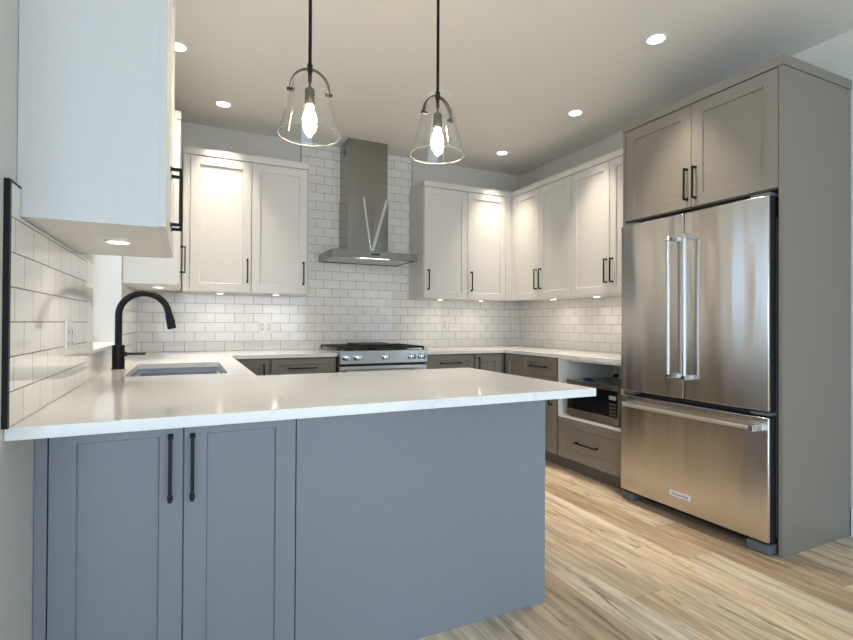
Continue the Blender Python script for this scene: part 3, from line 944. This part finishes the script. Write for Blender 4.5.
def text_mesh(name, s, size, m, parent, mtx, ext=0.0006):
    cu = bpy.data.curves.new('tmp_text', 'FONT')
    cu.body = s; cu.size = size; cu.align_x = 'CENTER'; cu.align_y = 'CENTER'; cu.extrude = ext
    to = bpy.data.objects.new('tmp_text', cu); COL.objects.link(to)
    bpy.context.view_layer.update()
    me = bpy.data.meshes.new_from_object(to.evaluated_get(bpy.context.evaluated_depsgraph_get()))
    bpy.data.objects.remove(to)
    me.transform(mtx)
    me.materials.clear(); me.materials.append(m)
    o = bpy.data.objects.new(name, me); COL.objects.link(o); o.parent = parent
    return o


# text facing -x: text x -> world -y, text y -> z
TM = Matrix(((0, 0, -1, 0), (-1, 0, 0, 0), (0, 1, 0, 0), (0, 0, 0, 1)))
# thing > part > sub-part only: the lettering hangs beside the plate, under the drawer
lt = text_mesh('lettering', 'KitchenAid', 0.024, INKD, fz, Matrix.Translation((X(FF) - 0.0018, Yf(-2.538), 0.155)) @ TM)
lt['label'] = 'dark brand lettering on the small silver plate'

# ------------------------------------------------------------------ microwave in its bay
t = thing('microwave_oven', 'stainless steel and black glass microwave in the white bay left of the refrigerator', 'microwave', (3.30, -1.732, 0.4365))
Xm = lambda x: x - 3.30
Ym = lambda y: y + 1.732
ma, mb_ = -1.995, -1.468
zb_, zt_ = 0.012, 0.285
bobj('body', STEELR, t, (Xm(3.082), Xm(3.50), Ym(ma) + 0.004, Ym(mb_) - 0.004, zb_, zt_))
for fy in (Ym(ma) + 0.03, Ym(mb_) - 0.03):
    for fx in (Xm(3.10), Xm(3.47)):
        bm = mb(); cyl(bm, (fx, fy, 0), 0.012, 0.0125); obj('foot', bm, BLACKP, t)
fr = bobj('front_frame', STEELM, t, (Xm(3.064), Xm(3.081), Ym(ma), Ym(mb_), zb_, zb_ + 0.052), (Xm(3.064), Xm(3.081), Ym(ma), Ym(mb_), zt_ - 0.036, zt_),
     (Xm(3.064), Xm(3.081), Ym(ma), Ym(ma) + 0.014, zb_ + 0.052, zt_ - 0.036), (Xm(3.064), Xm(3.081), Ym(mb_) - 0.010, Ym(mb_), zb_ + 0.052, zt_ - 0.036))
bobj('door_glass', DGLASS, t, (Xm(3.0655), Xm(3.081), Ym(ma) + 0.12, Ym(mb_) - 0.010, zb_ + 0.0525, zt_ - 0.0365))
cp = bobj('control_panel', DGLASS, t, (Xm(3.066), Xm(3.081), Ym(ma) + 0.0145, Ym(ma) + 0.119, zb_ + 0.0525, zt_ - 0.0365))
bobj('display', mat('grey_display', (0.42, 0.43, 0.43), 0.3), cp, (Xm(3.0645), Xm(3.066), Ym(ma) + 0.028, Ym(ma) + 0.092, zt_ - 0.100, zt_ - 0.072))
for r_ in range(4):
    for c_ in range(3):
        bobj('button', mat('button_grey', (0.12, 0.12, 0.13), 0.4) if (r_, c_) == (0, 0) else bpy.data.materials['button_grey'], cp,
             (Xm(3.0650), Xm(3.066), Ym(ma) + 0.030 + c_ * 0.022, Ym(ma) + 0.044 + c_ * 0.022, zb_ + 0.062 + r_ * 0.024, zb_ + 0.076 + r_ * 0.024))
bm = mb(); lathe(bm, [(0.0, 0.030), (0.018, 0.028), (0.034, 0.020), (0.042, 0.010), (0.04, 0.0)], (0, 0, 0), 14)
for v in bm.verts: v.co.y *= 1.3; v.co.x *= 0.7; v.co.z *= 0.4 + 0.3 * math.sin(v.co.y * 90) ** 2
o = obj('tie_wrapped_packet', bm, BLUEP, smooth=True)
o.location = (3.16, -1.60, 0.4365 + zt_ + 0.0005)
tag(o, 'small crumpled dark blue packet lying on top of the microwave', 'packet')


# ------------------------------------------------------------------ outlets
def outlet(label, loc, rz, w_, h_, n=1):
    t = thing('wall_outlet', label, 'outlet', loc, rz, 'white wall outlets')
    bobj('cover_plate', WHITEP, t, (-w_ / 2, w_ / 2, -0.006, 0, -h_ / 2, h_ / 2), bev=0.0025)
    for k in range(n):
        cx_ = (k - (n - 1) / 2) * w_ / n
        s = bobj('socket', mat_off, t, (cx_ - 0.017, cx_ + 0.017, -0.0075, -0.0055, -0.034, 0.034), bev=0.0008)
        for q in (-0.018, 0.018):
            bobj('slot', GAP, s, (cx_ - 0.007, cx_ - 0.0045, -0.0079, -0.0074, q - 0.005, q + 0.005), (cx_ + 0.0045, cx_ + 0.007, -0.0079, -0.0074, q - 0.005, q + 0.005))
    return t


mat_off = mat('socket_plastic', (0.70, 0.69, 0.67), 0.4)
outlet('white double outlet on the back wall tile, left of the gas range', (0.979, -TT - 0.0009, 1.116), 0, 0.112, 0.118, 2)
outlet('white outlet on the back wall tile, right of the gas range', (2.735, -TT - 0.0009, 1.14), 0, 0.075, 0.118, 1)
outlet('white outlet on the glossy left wall tile in front of the window', (TT + 0.0009, -2.52, 1.10), PI / 2, 0.115, 0.118, 2)
outlet('white outlet inside the microwave bay with a black plug in it', (3.6275, -1.458, 0.745), -PI / 2, 0.072, 0.118, 1)
pl = thing('power_cord', 'black plug and cord of the microwave at the back of the bay', 'cord', (3.60, -1.458, 0.727))
bobj('plug', BLACKP, pl, (-0.012, 0.018, -0.014, 0.014, -0.014, 0.014), bev=0.004)
bm = mb(); tube(bm, [(-0.008, 0, 0), (-0.03, 0, -0.005), (-0.05, 0.005, -0.03), (-0.055, 0.01, -0.08), (-0.05, 0.01, -0.15), (-0.05, 0.01, -0.2)], 0.004, 10); obj('cable', bm, BLACKP, pl, smooth=True)

# ------------------------------------------------------------------ lights under the wall cabinets
def puck_proto():
    t = thing('puck_light', '', 'light', (0, 0, 0), 0, 'puck lights under the wall cabinets')
    bm = mb(); lathe(bm, [(0.036, 0.0), (0.036, -0.005), (0.030, -0.007), (0.028, -0.004), (0.028, 0.0)], close=True); obj('ring', bm, WHITEP, t, smooth=True)
    bm = mb(); cyl(bm, (0, 0, -0.0055), 0.0275, 0.0053); obj('lens', bm, PUCKL, t)
    area('puck_lamp', (0, 0, -0.0085), (0, 0, 0), 0.05, 0.05, P_PUCK, (1.0, 0.90, 0.76), spread=2.4, parent=t, shape='DISK')
    return t


pucks = [((0.602, -0.2, 1.3895), 'round puck light under the cabinet left of the hood, nearer the left wall'),
         ((1.035, -0.2, 1.3895), 'round puck light under the cabinet left of the hood, nearer the hood'),
         ((2.59, -0.2, 1.3895), 'round puck light under the cabinet right of the hood, nearer the hood'),
         ((3.05, -0.2, 1.3895), 'round puck light under the cabinet right of the hood, nearer the right corner'),
         ((3.47, -0.815, 1.3895), 'round puck light under the right wall cabinet, nearer the back corner'),
         ((3.47, -1.37, 1.3895), 'round puck light under the right wall cabinet, nearer the refrigerator'),
         ((0.19, -0.76, 1.3895), 'round puck light under the left corner cabinet, above the faucet'),
         ((0.175, -2.75, 1.4025), 'round puck light under the large cabinet nearest the camera')]
p0 = puck_proto()
for i, (l, lab) in enumerate(pucks):
    q = p0 if i == 0 else copy_tree(p0)
    q.location = l; q['label'] = lab

# ------------------------------------------------------------------ recessed ceiling lights
def down_proto():
    t = thing('recessed_light', '', 'light', (0, 0, H - 0.0005), 0, 'recessed ceiling lights')
    bm = mb(); lathe(bm, [(0.066, 0.0), (0.066, -0.004), (0.058, -0.006), (0.048, -0.003), (0.046, 0.0)], close=True); obj('trim_ring', bm, TRIMW, t, smooth=True)
    bm = mb(); cyl(bm, (0, 0, -0.003), 0.0455, 0.0025); obj('lens', bm, LENS, t)
    area('down_lamp', (0, 0, -0.008), (0, 0, 0), 0.09, 0.09, P_CEIL, WARM, spread=1.15, parent=t, shape='DISK')
    return t


downs = [((0.30, -1.235), 'round recessed ceiling light, leftmost, partly behind the near wall cabinet'),
         ((0.596, -0.515), 'round recessed ceiling light above the cabinet left of the hood'),
         ((2.777, -2.533), 'large looking recessed ceiling light in front of the refrigerator, nearest the camera'),
         ((3.064, -1.554), 'round recessed ceiling light in the middle of the right hand row'),
         ((3.07, -0.546), 'round recessed ceiling light over the back right corner, farthest of the row'),
         ((0.75, -5.6), 'added unseen fill light in the ceiling behind the camera on the left'),  # this one and the next are unseen, added as fill
         ((2.75, -5.0), 'added unseen fill light in the ceiling behind the camera on the right')]
p0 = down_proto()
for i, (l, lab) in enumerate(downs):
    q = p0 if i == 0 else copy_tree(p0)
    q.location = (l[0], l[1], H - 0.0005); q['label'] = lab
bm = mb(); lathe(bm, [(0.0, -0.012), (0.062, -0.014), (0.070, -0.010), (0.088, -0.009), (0.096, -0.004), (0.096, 0.0)], seg=48)
o = obj('smoke_alarm', bm, WHITEP, smooth=True); o.location = (1.99, -1.35, H - 0.0005)
tag(o, 'flat white round smoke alarm on the ceiling behind the right pendant', 'smoke alarm')

# ------------------------------------------------------------------ pendants
def pendant(label, x, y, z_rim, rot):
    t = thing('pendant_light', label, 'pendant light', (x, y, z_rim), rot, 'clear glass pendants over the peninsula')
    top = H - z_rim
    bm = mb(); lathe(bm, [(0.06, 0), (0.06, -0.012), (0.05, -0.02), (0.012, -0.022), (0.0, -0.022)], (0, 0, top - 0.0005)); obj('canopy', bm, BLACK, t, smooth=True)
    zj = 0.250
    bm = mb(); cyl(bm, (0, 0, zj), 0.0065, top - zj - 0.02); cyl(bm, (0, 0, zj - 0.012), 0.010, 0.03); cyl(bm, (0, 0, zj - 0.05), 0.0075, 0.045); cyl(bm, (0, 0, 0.165), 0.004, 0.035); obj('rod', bm, BLACK, t, smooth=True)
    # yoke strap
    pts = []
    for k in range(25):
        a = PI * k / 24
        pts.append((0.074 * math.cos(a) * (1 - 0.12 * math.sin(a)), 0, 0.172 + 0.078 * math.sin(a) ** 0.85))
    pts = [(0.0765, 0, 0.158)] + pts + [(-0.0765, 0, 0.158)]
    bm = mb(); tube(bm, pts, 0, flat=(0.017, 0.0035, (0, 1, 0))); yk = obj('yoke', bm, BRONZE, t)
    for s in (-1, 1):
        bm = mb(); cyl(bm, (s * 0.058, 0, 0.163), 0.0065, s * 0.026, 'x', 16); obj('rivet', bm, BLACK, yk, smooth=True)
    # socket
    bm = mb(); cyl(bm, (0, 0, 0.112), 0.0185, 0.062, bev=0.003); cyl(bm, (0, 0, 0.172), 0.010, 0.008); obj('socket', bm, BRONZE, t, smooth=True)
    # bulb
    bm = mb(); lathe(bm, [(0.0, 0.006), (0.005, 0.008), (0.014, 0.022), (0.023, 0.044), (0.026, 0.060), (0.022, 0.078), (0.015, 0.096), (0.013, 0.112), (0.0, 0.113)], seg=24); obj('bulb', bm, BULB, t, smooth=True)
    # glass shade
    pr = [(0.115, 0.0), (0.108, 0.022), (0.0945, 0.075), (0.080, 0.130), (0.0665, 0.180), (0.062, 0.198)]
    th = 0.0022
    inner = [(r - th, z) for r, z in reversed(pr)]
    bm = mb(); lathe(bm, pr + inner, seg=72, close=True); sh = obj('shade', bm, GLASS, t, smooth=True)
    bm = mb(); 
    ring = [(0.1145 + 0.002 * math.cos(a), 0.002 * math.sin(a)) for a in [2 * PI * k / 8 for k in range(8)]]
    lathe(bm, ring, seg=72, close=True); obj('rim', bm, GRIM, sh, smooth=True)
    return t


GRIM = mat('glass_rim', (0.75, 0.76, 0.74), 0.08)
GRIM.node_tree.nodes['Principled BSDF'].inputs['Transmission Weight'].default_value = 0.75
pendant('clear glass bell pendant light on a black rod, left one over the peninsula', 0.779, -2.65, 1.862, math.radians(-5))
pendant('clear glass bell pendant light on a black rod, right one over the peninsula', 1.320, -2.65, 1.868, math.radians(12))
